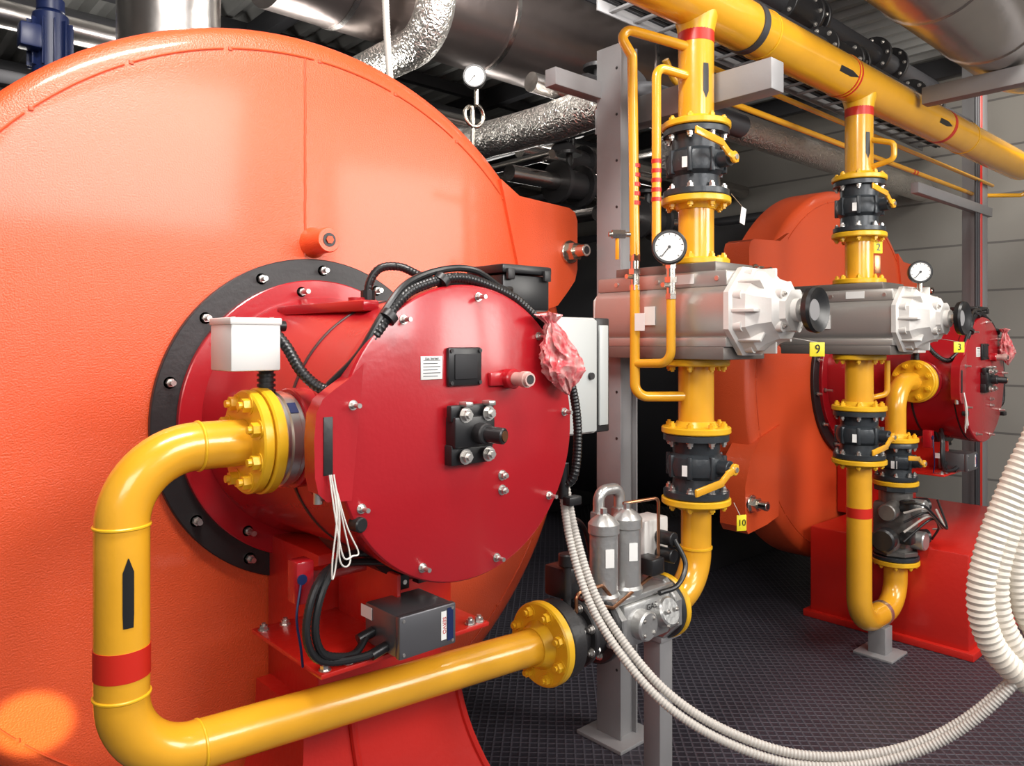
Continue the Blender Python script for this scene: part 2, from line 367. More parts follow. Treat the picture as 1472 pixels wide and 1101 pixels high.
    g.circle_bolts(c(-.345,I,z),(1,0,0),.10,8,.011,.012,'steel',.5)
    g.cyl('box_conduit','blackm',c(-.425,I,z+.10),c(-.425,I,z+.165),.017)
    for k in range(5): g.cyl('box_conduit','black',c(-.425,I,z+.112+k*.012),c(-.425,I,z+.118+k*.012),.021)
    g.box('junction_box','white',c(-.47,I+.01,1.635),(.115,.12,.105),.004); g.box('junction_lid','white',c(-.47,I+.01,1.694),(.12,.125,.016),.003)
    for dx in(-.045,.045): g.cyl('lid_screws','steel',c(-.47+dx,I-.03,1.702),c(-.47+dx,I-.03,1.704),.005,seg=10)
    g.cyl('box_gland','black',c(-.415,I,1.685),c(-.38,I,1.685),.013)
    # servo platform
    g.box('servo_platform','redsk',c(-.10,-.52,.885),(.50,.38,.012),.003)
    g.box('platform_bracket','redsk',c(-.10,-.50,.97),(.012,.30,.17),.003)
    g.box('platform_bracket','redsk',c(.05,-.44,.98),(.22,.18,.19),.006)
    for x in (-.33,-.27,.10,.13):
        for y in (-.36,-.69): g.bolt(c(x,y,.891),(0,0,1),.011,.012)
    g.box('servo_enclosure','servo',c(-.10,-.69,.948),(.165,.14,.10),.006); g.box('servo_lid','servo',c(-.10,-.768,.948),(.168,.02,.103),.005)
    for sx in(-1,1):
        for sz in(-1,1): g.cyl('lid_screws','steel',c(-.10+sx*.072,-.778,.948+sz*.04),c(-.10+sx*.072,-.780,.948+sz*.04),.004,seg=8)
    g.box('servo_label','paper',c(-.055,-.7788,.95),(.016,.001,.07),0); g.box('servo_label','blue',c(-.035,-.7788,.95),(.018,.001,.08),0)
    g.text('SERVO',c(-.054,-.7798,.95),.014,(pi/2,pi/2,0),'bandred')
    g.box('servo_plate','paper',c(-.1835,-.63,.975),(.001,.05,.03),0)
    for y in(-.66,-.72): g.cyl('servo_gland','black',c(-.183,y,.935-.02*(y<-.7)),c(-.225,y,.925-.02*(y<-.7)),.013,seg=12)
    for k,(dx,dz) in enumerate(((0,0),(.022,.018))):
        pts=catmull([c(-.10+dx,-.62,1.08+dz),c(-.276+dx,-.66,1.118+dz),c(-.357+dx,-.70,1.092),c(-.387+dx,-.71,1.009),c(-.372+dx,-.71,.945),c(-.325+dx,-.705,.913+dz*.3),c(-.25,-.69-.03*(1-k),.908),c(-.20,-.66-.06*(1-k),.93-.018*(1-k))],8)
        g.tube('servo_cable','black',pts,.010,10,cor=.1,step=.005)
    for x,zz in((-.06,1.03),(.0,1.035),(.05,1.045)): g.box('terminal_block','black',c(x,-.60,zz-.01),(.032,.03,.04),.003); g.cyl('terminal_screw','steel',c(x,-.615,zz-.01),c(x,-.618,zz-.01),.006)
    g.box('red_tab','red',c(-.36,-.63,1.09),(.045,.05,.10),.006); g.cyl('red_tab_lens','blue',c(-.37,-.655,1.10),c(-.37,-.659,1.10),.012)
    g.box('tab_arm','redsk',c(-.26,-.58,1.08),(.20,.03,.03),.004)
    g.tube('blue_wire','blue',catmull([c(-.375,-.66,1.09),c(-.39,-.67,1.02),c(-.38,-.67,.95),c(-.37,-.66,.90)]),.003,6)
    for k,(a,b) in enumerate(((0,-.02),(.006,.012),(-.004,.03))):
        pts=catmull([c(-.386+a,-.822,1.365),c(-.380+a,-.835,1.28),c(-.380+b*.5,-.835,1.19),c(-.368+b,-.83,1.145+.02*k),c(-.355+b*1.1,-.825,1.17+.01*k),c(-.362+b*.4,-.825,1.25),c(-.378,-.82,1.35)],6)
        g.tube('cable_ties','tie',pts,.0019,6)
    g.cyl('door_knob','black',c(-.315,-.79,1.245),c(-.31,-.822,1.245),.017,seg=14,bev=.003)
    # bubble wrap bundle
    bx=c(.285,-.845,1.625)
    vs=[];fs=[];NU,NV=72,56
    for j in range(NV+1):
        t=j/NV
        if t<.12: wd=.034*(1-t/.12)+.018
        elif t<.75: wd=.020+.050*math.sin((t-.12)/.63*pi*.5)
        else: wd=.068*(1-(t-.75)/.25)**.6+.004
        for i in range(NU):
            ph=2*pi*i/NU; cx_=math.cos(ph); cy_=math.sin(ph)
            q=Vector((cx_*1.2,cy_*1.2,t*2.2+ox))
            nn=1-abs(noise.noise(q*2.0))*.7+noise.noise(q*5)*.10+.06*math.sin(ph*9+t*6)
            r=wd*max(.45,nn)
            if j in(0,NV): r=.002
            vs.append(bx+Vector((cx_*r*1.05-.045+.085*t,cy_*r*.6,.098-.205*t+noise.noise(q*2)*.010+.02*cx_*(t>.7)*(t-.7)*3)))
    for j in range(NV):
        for i in range(NU):
            k=(i+1)%NU; fs.append((j*NU+i,j*NU+k,(j+1)*NU+k,(j+1)*NU+i))
    g.add('bubble_wrap','bag',vs,fs)
    g.lathe('air_inlet_scroll','blackm',c(0,-.35,Z-.2),A,[(0,.20),(.25,.20),(.27,.18)],40)
    return g
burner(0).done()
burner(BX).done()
# ------------------------------------------------------------------ gas trains
def arrow(g,cx,cy,r,z0,z1,ang,hw=.012,up=True,m='black'):
    vs=[];fs=[]; H=z1-z0
    zs=[(z0,hw*.9),(z0+H*.2,hw),(z0+H*.80,hw),(z0+H*.84,hw*.8),(z1,.0008)]
    if not up: zs=[(z0+z1-z,w) for z,w in zs]
    for z,w in zs:
        for k in range(-2,3):
            a=ang+(w/r)*k/2; vs.append((cx+(r+.0012)*math.cos(a),cy+(r+.0012)*math.sin(a),z))
    for j in range(len(zs)-1):
        for k in range(4): fs.append((j*5+k,j*5+k+1,j*5+k+6,j*5+k+5))
    g.add('flow_arrow',m,vs,fs)
def ball_valve(g,x,y,z0,z1,r=.13,lever=1):
    c=(x,y,z0); H=z1-z0; k=r/.13
    g.lathe('valve_body','castdk',c,(0,0,1),[(0,r*.93),(.004,r*.95),(.024,r*.95),(.026,.092*k),(H*.3,.088*k),(H*.36,.105*k),(H*.5,.112*k),(H*.64,.105*k),(H*.7,.088*k),(H-.026,.092*k),(H-.024,r*.95),(H-.004,r*.95),(H,r*.93)],48)
    for i in range(8):
        a=2*pi*(i+.5)/8; g.box('valve_ribs','castdk',(x+.1*k*math.cos(a),y+.1*k*math.sin(a),z0+H/2),(.03*k,.018,H*.35),.004,Euler((0,0,a)))
    for zz,s in((z0+.026,1),(z1-.026,-1)): g.circle_bolts((x,y,zz),(0,0,s),r*.8,8,.0115*k,.014,'steel',.5)
    for zz,s in((z0-.027,-1),(z1+.027,1)): g.circle_bolts((x,y,zz),(0,0,s),r*.8,8,.0125*k,.014,'yellow2',.5,'flange_nuts')
    g.cyl('yellow_flange','yellow2',(x,y,z0-.027),(x,y,z0-.002),r,bev=.004,seg=48); g.cyl('yellow_flange','yellow2',(x,y,z1+.002),(x,y,z1+.027),r,bev=.004,seg=48)
    g.lathe('weld_neck','yellow2',(x,y,z0-.027),(0,0,-1),[(0,.085*k),(.02,.072*k)],32); g.lathe('weld_neck','yellow2',(x,y,z1+.027),(0,0,1),[(0,.085*k),(.02,.072*k)],32)
    zc=z0+H*.5; g.cyl('valve_stem','castdk',(x,y-.09*k,zc),(x,y-.15*k,zc),.03*k,bev=.003); g.cyl('valve_stem','steel',(x,y-.15*k,zc),(x,y-.178*k,zc),.010)
    g.cyl('lever_hub','yellow',(x,y-.158*k,zc),(x,y-.173*k,zc),.022*k,bev=.003)
    L=.25*k; P=[(x+.018,y-.166*k,zc-lever*.004),(x-.05,y-.168*k,zc+lever*.012),(x-.09,y-.172*k,zc+lever*.036),(x-L,y-.176*k,zc+lever*.052)]
    for a,b in zip(P[:-1],P[1:]):
        a=Vector(a);b=Vector(b);d=b-a; mid=(a+b)/2; ang=math.atan2(-d.z,d.x)
        g.box('lever','yellow',mid,(d.length+.012,.010,.028*k),.004,Euler((0,ang,0)))
    g.box('valve_tag','paper',(x-.108*k,y-.03,zc-.01),(.002,.03,.04),0,Euler((0,0,.3)))
def gauge(g,p,d,r=.06):
    d=Vector(d).normalized(); p=Vector(p)
    g.lathe('gauge_case','black',p-d*.03,d,[(0,r*.9),(.005,r),(.032,r),(.036,r*.94),(.036,r*.84),(.030,r*.82)],40)
    g.cyl('gauge_dial','paper',p+d*.0005,p+d*.003,r*.82,seg=40)
    _,u,v=basis(d)
    for i in range(11):
        a=-.8+i*(pi+1.6)/10; q=p+d*.0035+(u*math.cos(a)+v*math.sin(a))*r*.68
        g.cyl('gauge_marks','black',q,q+(u*math.cos(a)+v*math.sin(a))*r*.1,.0012,seg=6)
    g.cyl('gauge_needle','black',p+d*.005,p+d*.005+(u*-.6+v*-.75)*r*.75,.0014,seg=6)
    g.cyl('gauge_needle','black',p+d*.003,p+d*.007,.005,seg=10)
ZH=2.945
def train(ox,left=True,num=('9','10')):
    X=ox; Y=-.587; g=G('gas_valve_train',(X,Y,0))
    R=.067
    g.cyl('riser_pipe','yellow',(X,Y,2.49),(X,Y,ZH-.05),R,seg=40)
    g.cyl('red_band','bandred',(X,Y,2.78),(X,Y,2.83),R+.0012,seg=40)
    arrow(g,X,Y,R,2.56,2.69,math.atan2(-.83,-.35) if left else math.atan2(-.7,-.4),.012,up=False)
    ball_valve(g,X,Y,2.195,2.452,lever=1)
    g.cyl('spool_pipe','yellow',(X,Y,1.95),(X,Y,2.17),R,seg=40)
    g.cyl('yellow_flange','yellow2',(X,Y,1.935),(X,Y,1.960),.125,bev=.004,seg=48)
    g.circle_bolts((X,Y,1.96),(0,0,1),.103,8,.012,.014,'yellow2',.5,'flange_nuts')
    # pneumatic shut-off block along Y
    yc=-.505; L=.60
    g.box('block_top_plate','aludk',(X,yc-.02,1.917),(.25,.46,.034),.004)
    g.box('block_body','alu',(X,yc,1.872),(.265,L,.058),.008)
    n=12; sec=[]
    for k in range(n+1):
        t=-1+2*k/n; sec.append((.128+.022*math.sqrt(max(0,1-t*t)),1.752+.092*t))
    P=[(X-w,yc-L/2,z) for w,z in sec]+[(X+w,yc-L/2,z) for w,z in reversed(sec)]
    g.prism('block_cylinder','alu',P,(0,1,0),L)
    g.box('block_body','alu',(X,yc,1.645),(.275,L,.034),.005)
    g.box('block_bottom_plate','aludk',(X,yc-.01,1.606),(.275,.56,.046),.004)
    for yy in(-.26,.0,.2): g.cyl('block_screws','steel',(X-.1325,yc+yy,1.872),(X-.136,yc+yy,1.872),.009,seg=12)
    g.lathe('rear_cover','whitec',(X,yc+L/2,1.755),(0,1,0),[(0,.15),(.012,.155),(.035,.13),(.05,.08)],8,pi/8)
    g.box('block_label','paper',(X-.153,yc+.02,1.745),(.002,.05,.07),0); g.box('block_label','paper',(X-.134,yc-.12,1.875),(.002,.09,.035),0)
    c=(X,yc-L/2,1.755)
    g.lathe('end_cover','whitec',c,(0,-1,0),[(0,.168),(.022,.170),(.03,.158),(.075,.150),(.10,.125),(.15,.105),(.165,.08),(.185,.075)],8,pi/8)
    for i in range(8):
        a=2*pi*(i+.5)/8; p=Vector((X+.138*math.cos(a),yc-L/2-.05,1.755+.138*math.sin(a)))
        g.cyl('cover_lugs','whitec',p+Vector((0,.05,0)),p+Vector((0,-.01,0)),.02,seg=14); g.bolt(p+Vector((0,-.01,0)),(0,-1,0),.009,.009)
        a=2*pi*i/8; g.box('cover_ribs','whitec',(X+.125*math.cos(a),yc-L/2-.07,1.755+.125*math.sin(a)),(.05,.09,.012),.003,Euler((0,-a,0)))
    for i in range(4):
        a=2*pi*(i+.5)/4; p=Vector((X+.078*math.cos(a),yc-L/2-.14,1.755+.078*math.sin(a))); g.cyl('cover_lugs','whitec',p,p+Vector((0,-.03,0)),.02,seg=14); g.bolt(p+Vector((0,-.03,0)),(0,-1,0),.008,.008)
    yo=yc-L/2-.185
    g.cyl('spindle','whitec',(X,yo,1.755),(X,yo-.02,1.755),.04); g.cyl('spindle','steel',(X,yo-.02,1.755),(X,yo-.05,1.755),.018)
    g.lathe('position_indicator','black',(X,yo-.045,1.755),(0,-1,0),[(0,.03),(.01,.075),(.03,.080),(.04,.075),(.035,.06),(.02,.03)],32)
    g.cyl('indicator_face','greyst',(X,yo-.062,1.755),(X,yo-.068,1.755),.045)
    # below block
    g.cyl('yellow_flange','yellow2',(X,Y,1.555),(X,Y,1.582),.125,bev=.004,seg=48); g.circle_bolts((X,Y,1.555),(0,0,-1),.103,8,.012,.014,'yellow2',.5,'flange_nuts')
    g.cyl('spool_pipe','yellow',(X,Y,1.30),(X,Y,1.56),R,seg=40)
    ball_valve(g,X,Y,1.058,1.298,lever=-1)
    g.box('number_tag','tag',(X+.12,Y-.42,1.62),(.060,.003,.050),.001,Euler((0,0,-.5))); g.text(num[0],(X+.119,Y-.423,1.62),.045,(pi/2,0,-.5))
    g.tube('tag_wire','steel',[(X+.12,Y-.42,1.645),(X+.06,Y-.36,1.66)],.0015,6)
    if left:
        g.box('number_tag','tag',(X+.09,Y-.14,.965),(.04,.003,.06),.001,Euler((0,0,-.5))); g.text(num[1],(X+.089,Y-.143,.965),.034,(pi/2,0,-.5))
        g.tube('tag_wire','steel',[(X+.08,Y-.14,.995),(X+.07,Y-.12,1.04)],.0015,6)
    else:
        g.box('number_tag','tag',(X+.045,Y-.075,2.12),(.05,.003,.06),.001,Euler((0,0,-.5))); g.text(num[1],(X+.044,Y-.078,2.12),.05,(pi/2,0,-.5))
        g.box('brass_tag','copper',(X+.045,Y-.073,2.035),(.035,.003,.09),.001,Euler((0,0,-.5)))
    return g
X1=1.29; Y=-.587
g=train(X1)
px=1.08
g.tube('impulse_pipe','yellow',fillet([(1.24,Y,2.76),(1.02,-.41,2.835),(1.07,-.455,2.72),(px,-.46,1.97)],.03),.019,16)
g.tube('impulse_pipe','yellow',fillet([(px,-.46,1.86),(px,-.46,1.44),(1.24,-.575,1.44)],.05),.019,16)
g.tube('impulse_pipe','yellow',fillet([(1.24,-.587,2.65),(px,-.56,2.655),(px,-.56,1.96),(px,-.625,1.945)],.04),.017,16)
g.tube('impulse_pipe','yellow',fillet([(px,-.625,1.82),(px,-.625,1.57),(px,-.47,1.565)],.05),.017,16)
for z in (2.16,2.195,2.23,2.265,2.30):
    g.cyl('red_rings','bandred',(px,-.46,z),(px,-.46,z+.015),.0203,seg=20); g.cyl('red_rings','bandred',(px,-.56,z),(px,-.56,z+.015),.0183,seg=20)
for (yy,za) in((-.46,1.86),(-.625,1.82)):
    g.cyl('needle_valve','nickel',(px,yy,za-.02),(px,yy,za),.021,seg=6); g.cyl('needle_valve','nickel',(px,yy,za),(px,yy,za+.09),.017,seg=16); g.cyl('needle_valve','nickel',(px,yy,za+.04),(px,yy,za+.06),.024,seg=6); g.cyl('needle_valve','nickel',(px,yy,za+.09),(px,yy,za+.115),.021,seg=6)
    g.cyl('needle_valve','nickel',(px,yy,za+.03),(px-.05,yy,za+.03),.009,seg=10)
gauge(g,(px-.03,-.64,1.985),(-.80,-.60,.04),.062)
g.cyl('gauge_stem','nickel',(px,-.625,1.93),(px,-.63,1.96),.010)
g.cyl('drain_valve','nickel',(px,-.46,2.05),(px-.08,-.40,2.05),.010,seg=12); g.cyl('drain_valve','nickel',(px-.03,-.437,2.05),(px-.07,-.407,2.05),.018,seg=6)
g.box('drain_valve_handle','yellow',(px-.055,-.42,2.0),(.008,.014,.09),.002)
g.box('paper_tag','paper',(px-.022,-.50,1.72),(.002,.045,.065),0)
g.box('paper_tag','paper',(X1-.02,-.80,2.10),(.03,.002,.06),0,Euler((0,.2,0)))
g.tube('tag_wire','steel',[(X1-.02,-.80,2.13),(X1,-.74,2.19)],.001,6)
r=.053
path=fillet([(X1,Y,1.04),(X1,Y,.69),(1.08,Y,.69)],.16,12)
g.tube('lower_elbow','yellow',path,r+.004,32)
g.cyl('weld_bead','yellow2',(X1,Y,.86),(X1,Y,.868),r+.008,seg=32)
g.cyl('yellow_flange','yellow2',(1.10,Y,.69),(1.075,Y,.69),.115,bev=.004,seg=48)
g.cyl('valve_flange','castdk',(1.075,Y,.69),(1.055,Y,.69),.112,bev=.004,seg=48)
g.circle_bolts((1.10,Y,.69),(1,0,0),.095,8,.011,.012,'yellow2',.5,'flange_nuts')
g.box('combination_valve','cast',(.90,Y,.70),(.26,.16,.15),.02); g.cyl('combination_valve','cast',(.70,Y,.70),(1.06,Y,.70),.078,seg=32)
g.cyl('combination_valve','cast',(.73,Y,.70),(.755,Y,.70),.115,bev=.005,seg=8,rot=pi/8); g.cyl('combination_valve','cast',(1.025,Y,.70),(1.055,Y,.70),.115,bev=.005,seg=8,rot=pi/8)
g.cyl('combination_valve','cast',(.85,Y-.06,.70),(.85,Y-.12,.70),.05,bev=.006,seg=24); g.cyl('combination_valve','cast',(.98,Y-.06,.70),(.98,Y-.11,.72),.05,bev=.006,seg=24)
for x in(.85,.98): g.circle_bolts((x,Y-.118,.70),(0,-1,0),.034,4,.006,.006,'steel',.5)
g.text('GAS',(.91,Y-.083,.745),.03,(pi/2,0,0),'blackm')
g.box('valve_deck','cast',(.88,Y,.785),(.34,.14,.02),.004)
for x in(.735,.855):
    g.lathe('solenoid','cast',(x,Y-.02,.79),(0,0,1),[(0,.052),(.02,.054),(.03,.047),(.22,.047),(.225,.052),(.255,.052),(.27,.04),(.285,.018)],32)
    g.box('solenoid_label','paper',(x-.02,Y-.064,.94),(.03,.002,.06),0,Euler((0,0,-.5)))
    g.cyl('solenoid_bolt','steel',(x,Y-.02,1.07),(x,Y-.02,1.095),.012,seg=6)
g.tube('vent_bend','cast',fillet([(.80,Y+.06,.82),(.80,Y+.06,1.13),(.91,Y+.06,1.13),(.91,Y+.06,.84)],.035),.020,14)
g.cyl('vent_nut','cast',(.80,Y+.06,1.03),(.80,Y+.06,1.06),.03,seg=6); g.cyl('vent_nut','cast',(.91,Y+.06,1.03),(.91,Y+.06,1.06),.03,seg=6)
g.tube('copper_line','copper',fillet([(.86,Y,1.09),(1.03,Y-.02,1.09),(1.03,Y-.02,.83),(.70,Y-.09,.79),(.64,Y-.09,.81)],.02),.006,10)
g.box('plug_box','whitec',(1.06,Y+.06,.93),(.14,.10,.15),.008)
for z in(.94,.88): g.cyl('plug','black',(1.07,Y+.01,z),(1.07,Y-.06,z),.026,seg=12,bev=.003)
g.box('plug_block','black',(.98,Y-.02,.86),(.07,.08,.06),.008)
g.tube('plug_cable','black',catmull([(1.07,Y-.06,.94),(1.08,Y-.10,.86),(1.02,Y-.11,.80),(.93,Y-.10,.79)]),.009,10)
g.tube('plug_cable','black',catmull([(.70,Y,.82),(.66,Y-.01,.88),(.65,Y,.95),(.69,Y+.05,.98)]),.008,10)
g.tube('plug_cable','black',catmull([(.62,Y+.02,.94),(.66,Y+.06,1.02),(.72,Y+.10,1.04),(.80,Y+.12,.98),(.84,Y+.12,.82)]),.008,10)
g.cyl('butterfly_valve','blackm',(.72,Y,.705),(.695,Y,.705),.118,bev=.005,seg=40); g.cyl('butterfly_valve','blackm',(.695,Y,.705),(.54,Y,.71),.085,seg=40); g.cyl('butterfly_valve','blackm',(.55,Y,.71),(.49,Y,.71),.122,bev=.006,seg=40); g.cyl('butterfly_valve','blackm',(.62,Y,.71),(.60,Y,.71),.108,bev=.004,seg=40)
for xx,s in((.55,1),(.60,-1),(.62,1),(.695,-1)): g.circle_bolts((xx,Y,.71),(s,0,0),.095,8,.011,.012,'steel',.5)
g.cyl('butterfly_shaft','blackm',(.58,Y,.79),(.58,Y,.93),.014); g.cyl('butterfly_knob','black',(.58,Y,.93),(.58,Y,.97),.028,bev=.004,seg=12)
g.box('valve_actuator_box','black',(.61,Y+.04,.87),(.09,.10,.10),.01)
g.tube('brass_line','copper',fillet([(.56,Y-.06,.80),(.56,Y-.06,.86),(.68,Y-.06,.86),(.74,Y-.06,.80)],.02),.006,10)
g.cyl('yellow_flange','yellow2',(.488,Y,.71),(.455,Y,.71),.128,bev=.005,seg=56)
g.circle_bolts((.455,Y,.71),(-1,0,0),.101,8,.0155,.018,'yellow2',.5,'flange_nuts')
g.lathe('weld_neck','yellow2',(.456,Y,.71),(-1,0,0),[(0,.075),(.03,.058)],32)
XL=-.734
path=fillet([(.45,Y,.71),(XL,Y,.775),(XL,Y,1.42),(-.475,Y,1.42)],.15,14)
g.tube('feed_pipe','yellow',path,r,40)
for a,b,rr in(((XL+.153,Y,.765),(XL+.160,Y,.765),r+.003),((XL,Y,.922),(XL,Y,.929),r+.003),((XL,Y,1.268),(XL,Y,1.275),r+.003),((XL+.15,Y,1.42),(XL+.157,Y,1.42),r+.003)):
    g.cyl('weld_bead','yellow2',a,b,rr,seg=40,bev=.002)
g.cyl('red_band','bandred',(XL,Y,.965),(XL,Y,1.025),r+.0012,seg=40)
arrow(g,XL,Y,r,1.075,1.215,math.atan2(-1.703,-.456)+.22,.0105)
g.box('support_post','greyst',(1.08,Y+.02,.30),(.075,.075,.60),.004); g.box('support_cap','greyst',(1.08,Y+.02,.585),(.12,.12,.02),.002); g.box('support_foot','greyst',(1.08,Y+.02,.005),(.16,.16,.01),.002)
g.done()
X2=2.708
g=train(X2,False,('3','2'))
gauge(g,(X2-.06,-.90,1.975),(-.85,-.52,.02),.053); g.cyl('gauge_stem','nickel',(X2-.04,-.89,1.88),(X2-.04,-.89,1.95),.012)
g.tube('impulse_pipe','yellow',fillet([(X2+.0,Y-.06,2.52),(X2+.0,Y-.17,2.54),(X2,Y-.17,2.62),(X2,Y-.05,2.66)],.03),.014,12)
g.tube('impulse_pipe','yellow',fillet([(X2+.06,Y-.03,1.36),(X2+.12,Y-.09,1.38),(X2+.12,Y-.09,1.55)],.03),.014,12)
XR=3.16
g.tube('lower_loop','yellow',fillet([(X2,Y,1.04),(X2,Y,.21),(XR,Y,.21),(XR,Y,.44)],.15,12),.060,32)
g.cyl('red_band','bandred',(X2,Y,.76),(X2,Y,.81),.0612,seg=32)
g.cyl('pipe_clamp','steel',(X2+.25,Y,.21),(X2+.28,Y,.21),.064,seg=32)
g.box('support_post','greyst',(2.96,Y,.075),(.09,.09,.15),.004); g.box('support_foot','greyst',(2.96,Y,.006),(.2,.2,.012),.002)
g.cyl('yellow_flange','yellow2',(XR,Y,.44),(XR,Y,.465),.12,bev=.004,seg=40)
g.cyl('valve_flange','castdk',(XR,Y,.467),(XR,Y,.49),.118,bev=.004,seg=40)
g.circle_bolts((XR,Y,.44),(0,0,-1),.1,8,.011,.012,'yellow2',.5,'flange_nuts')
g.box('combination_valve','castmd',(XR,Y,.66),(.18,.18,.24),.02); g.cyl('combination_valve','castmd',(XR,Y,.48),(XR,Y,.86),.085,seg=28)
g.cyl('combination_valve','castdk',(XR,Y,.84),(XR,Y,.868),.115,bev=.004,seg=8); g.cyl('combination_valve','castmd',(XR,Y,.495),(XR,Y,.52),.115,bev=.004,seg=8)
for z in(.58,.75):
    g.cyl('solenoid','castmd',(XR-.05,Y-.02,z),(XR-.22,Y-.04,z),.045,bev=.006,seg=24); g.cyl('solenoid','cast',(XR+.02,Y-.06,z),(XR+.02,Y-.15,z),.05,bev=.006,seg=24)
    g.cyl('plug','black',(XR+.08,Y-.06,z),(XR+.15,Y-.11,z),.04,bev=.004,seg=12)
    g.box('plug_block','black',(XR-.10,Y-.10,z+.03),(.07,.06,.06),.008)
g.cyl('pressure_switch','black',(XR-.22,Y-.04,.62),(XR-.30,Y-.05,.62),.06,bev=.01,seg=24)
for k in range(5): g.tube('valve_wire','conduit' if k%2 else 'black',catmull([(XR-.15,Y-.10,.60+.05*k),(XR-.06-.02*k,Y-.20,.72+.02*k),(XR+.05,Y-.20-.01*k,.66),(XR+.10+.02*k,Y-.15,.58+.05*k)]),.006,8)
ball_valve(g,XR,Y,.895,1.10,r=.115,lever=1)
g.tube('burner_feed','yellow',fillet([(XR,Y,1.12),(XR,Y,1.42),(BX-.475,Y,1.42)],.15,12),.053,32)
g.done()
# header
g=G('gas_header_pipe',(3,Y,2.95))
g.tube('header','yellow',fillet([(.45,Y,ZH),(5.5,Y,ZH),(6.0,Y-.6,ZH+.35),(6.0,Y-1.4,ZH+.35)],.22,10),.10,40)
g.cyl('clamp','greydk',(1.62,Y,ZH),(1.66,Y,ZH),.106,seg=40)
for x in(1.75,2.50,4.2): g.cyl('weld_bead','yellow2',(x,Y,ZH),(x+.01,Y,ZH),.103,seg=40)
for x in(2.49,3.78): g.cyl('red_band','bandred',(x,Y,ZH),(x+.04,Y,ZH),.1015,seg=40)
for x in(X1,X2): g.lathe('branch_collar','yellow2',(x,Y,ZH-.13),(0,0,1),[(0,.067),(.03,.072),(.08,.085)],32)
def harrow(x0):
    vs=[];fs=[];rows=[(x0,.013),(x0+.06,.014),(x0+.12,.014),(x0+.15,.008),(x0+.19,.001)]
    for xx,w in rows:
        for k in range(-2,3):
            a=.35+(w/.1)*k/2; vs.append((xx,Y-.1012*math.cos(a),ZH-.1012*math.sin(a)))
    for j in range(4):
        for k in range(4): fs.append((j*5+k,j*5+k+1,j*5+k+6,j*5+k+5))
    g.add('flow_arrow','black',vs,fs)
harrow(2.30); harrow(3.55)
g.tube('small_line','yellow',fillet([(1.55,-.25,2.88),(1.62,-.25,2.80),(5.6,-.25,2.80),(5.85,-.5,2.80),(5.85,-.6,2.90)],.05),.016,12)
g.tube('small_line','yellow',[(1.55,-.33,2.88),(5.7,-.33,2.88)],.014,12)
for x in (3.3,3.35,3.4,4.3,4.35): g.cyl('red_rings','bandred',(x,-.25,2.80),(x+.02,-.25,2.80),.017,seg=12)
g.tube('vent_line','yellow',fillet([(.75,Y+.1,3.3),(.95,Y+.1,3.12),(1.4,Y+.1,2.9)],.03),.016,12)
g.done()
# ------------------------------------------------------------------ steel frame
g=G('pipe_support_column',(1.27,-.2,0))
g.box('column_web','greyst',(1.285,-.20,1.44),(.10,.09,2.86),.004)
g.box('column_flange','greyst',(1.235,-.20,1.44),(.010,.13,2.86),.002); g.box('column_flange','greyst',(1.335,-.20,1.44),(.010,.13,2.86),.002)
for k in range(14): g.cyl('slot_holes','blackm',(1.2295,-.245,.3+k*.19),(1.2285,-.245,.3+k*.19),.006,seg=8)
g.box('column_foot','greyst',(1.285,-.20,.008),(.24,.24,.016),.003)
g.box('bracket_beam','greyst',(1.425,-.42,2.63),(.09,.86,.115),.004)
g.box('cross_beam','greyst',(1.17,-.13,2.70),(.42,.06,.07),.003)
g.done()
g=G('pipe_support_column',(5.6,-.3,0))
g.box('post','greyst',(5.55,-.25,2.0),(.14,.14,4.0),.004); g.box('rail','greyst',(4.9,-.32,2.66),(1.5,.05,.07),.003)
g.box('rail','greyst',(5.55,-.25,1.4),(.5,.05,.05),.003)
for k in range(3): g.tube('wall_conduit','bandred' if k==0 else 'greydk',[(5.42-.05*k,-.33,0),(5.42-.05*k,-.33,3.8)],.012,8)
g.done()
g=G('pipe_hanger_bracket',(3.2,-1.3,3)); g.box('beam','greyst',(3.2,-1.25,2.955),(.08,1.06,.09),.004); g.box('hanger','greyst',(3.2,-1.7,3.5),(.05,.05,1.0),.002); g.done()
# ------------------------------------------------------------------ ducts & overhead pipes
g=G('boiler_flue_duct',(-.25,.62,2.5)); g.cyl('duct','duct',(-.25,.62,2.40),(-.25,.62,4.03),.175,seg=48)
for z in(2.66,3.4): g.cyl('duct_band','duct',(-.25,.62,z),(-.25,.62,z+.04),.182,seg=48)
g.done()
g=G('ventilation_duct',(1.6,1,3.6)); g.tube('duct','ductdk',[(.45,1.3,3.62),(1,1.3,3.62),(4.2,1.3,3.62)],.32,56)
for x in(.8,1.8,3.1): g.cyl('duct_band','duct',(x,1.3,3.62),(x+.03,1.3,3.62),.327,seg=56)
g.done()
g=G('ventilation_duct',(3,-1,3.3)); g.tube('duct','duct',fillet([(1.9,-1.08,3.26),(3.95,-1.08,3.26),(3.95,-1.08,4.0)],.32,14),.26,56)
for x in(2.3,3.0,3.5): g.cyl('duct_band','duct',(x,-1.08,3.26),(x+.03,-1.08,3.26),.266,seg=56)
g.done()
g=G('foil_insulated_pipe',(1.6,1,2.8)); g.tube('wrap','foil',[(1.6,y*.25,2.78+.006*math.sin(y*2)) for y in range(0,14)],.10,32)
g.cyl('pipe_flange','greydk',(1.6,.0,2.78),(1.6,-.04,2.78),.13,seg=24); g.tube('drop','greydk',fillet([(1.6,-.03,2.78),(1.6,-.1,2.78),(2.4,-.1,2.78)],.05),.06,20)
g.done()
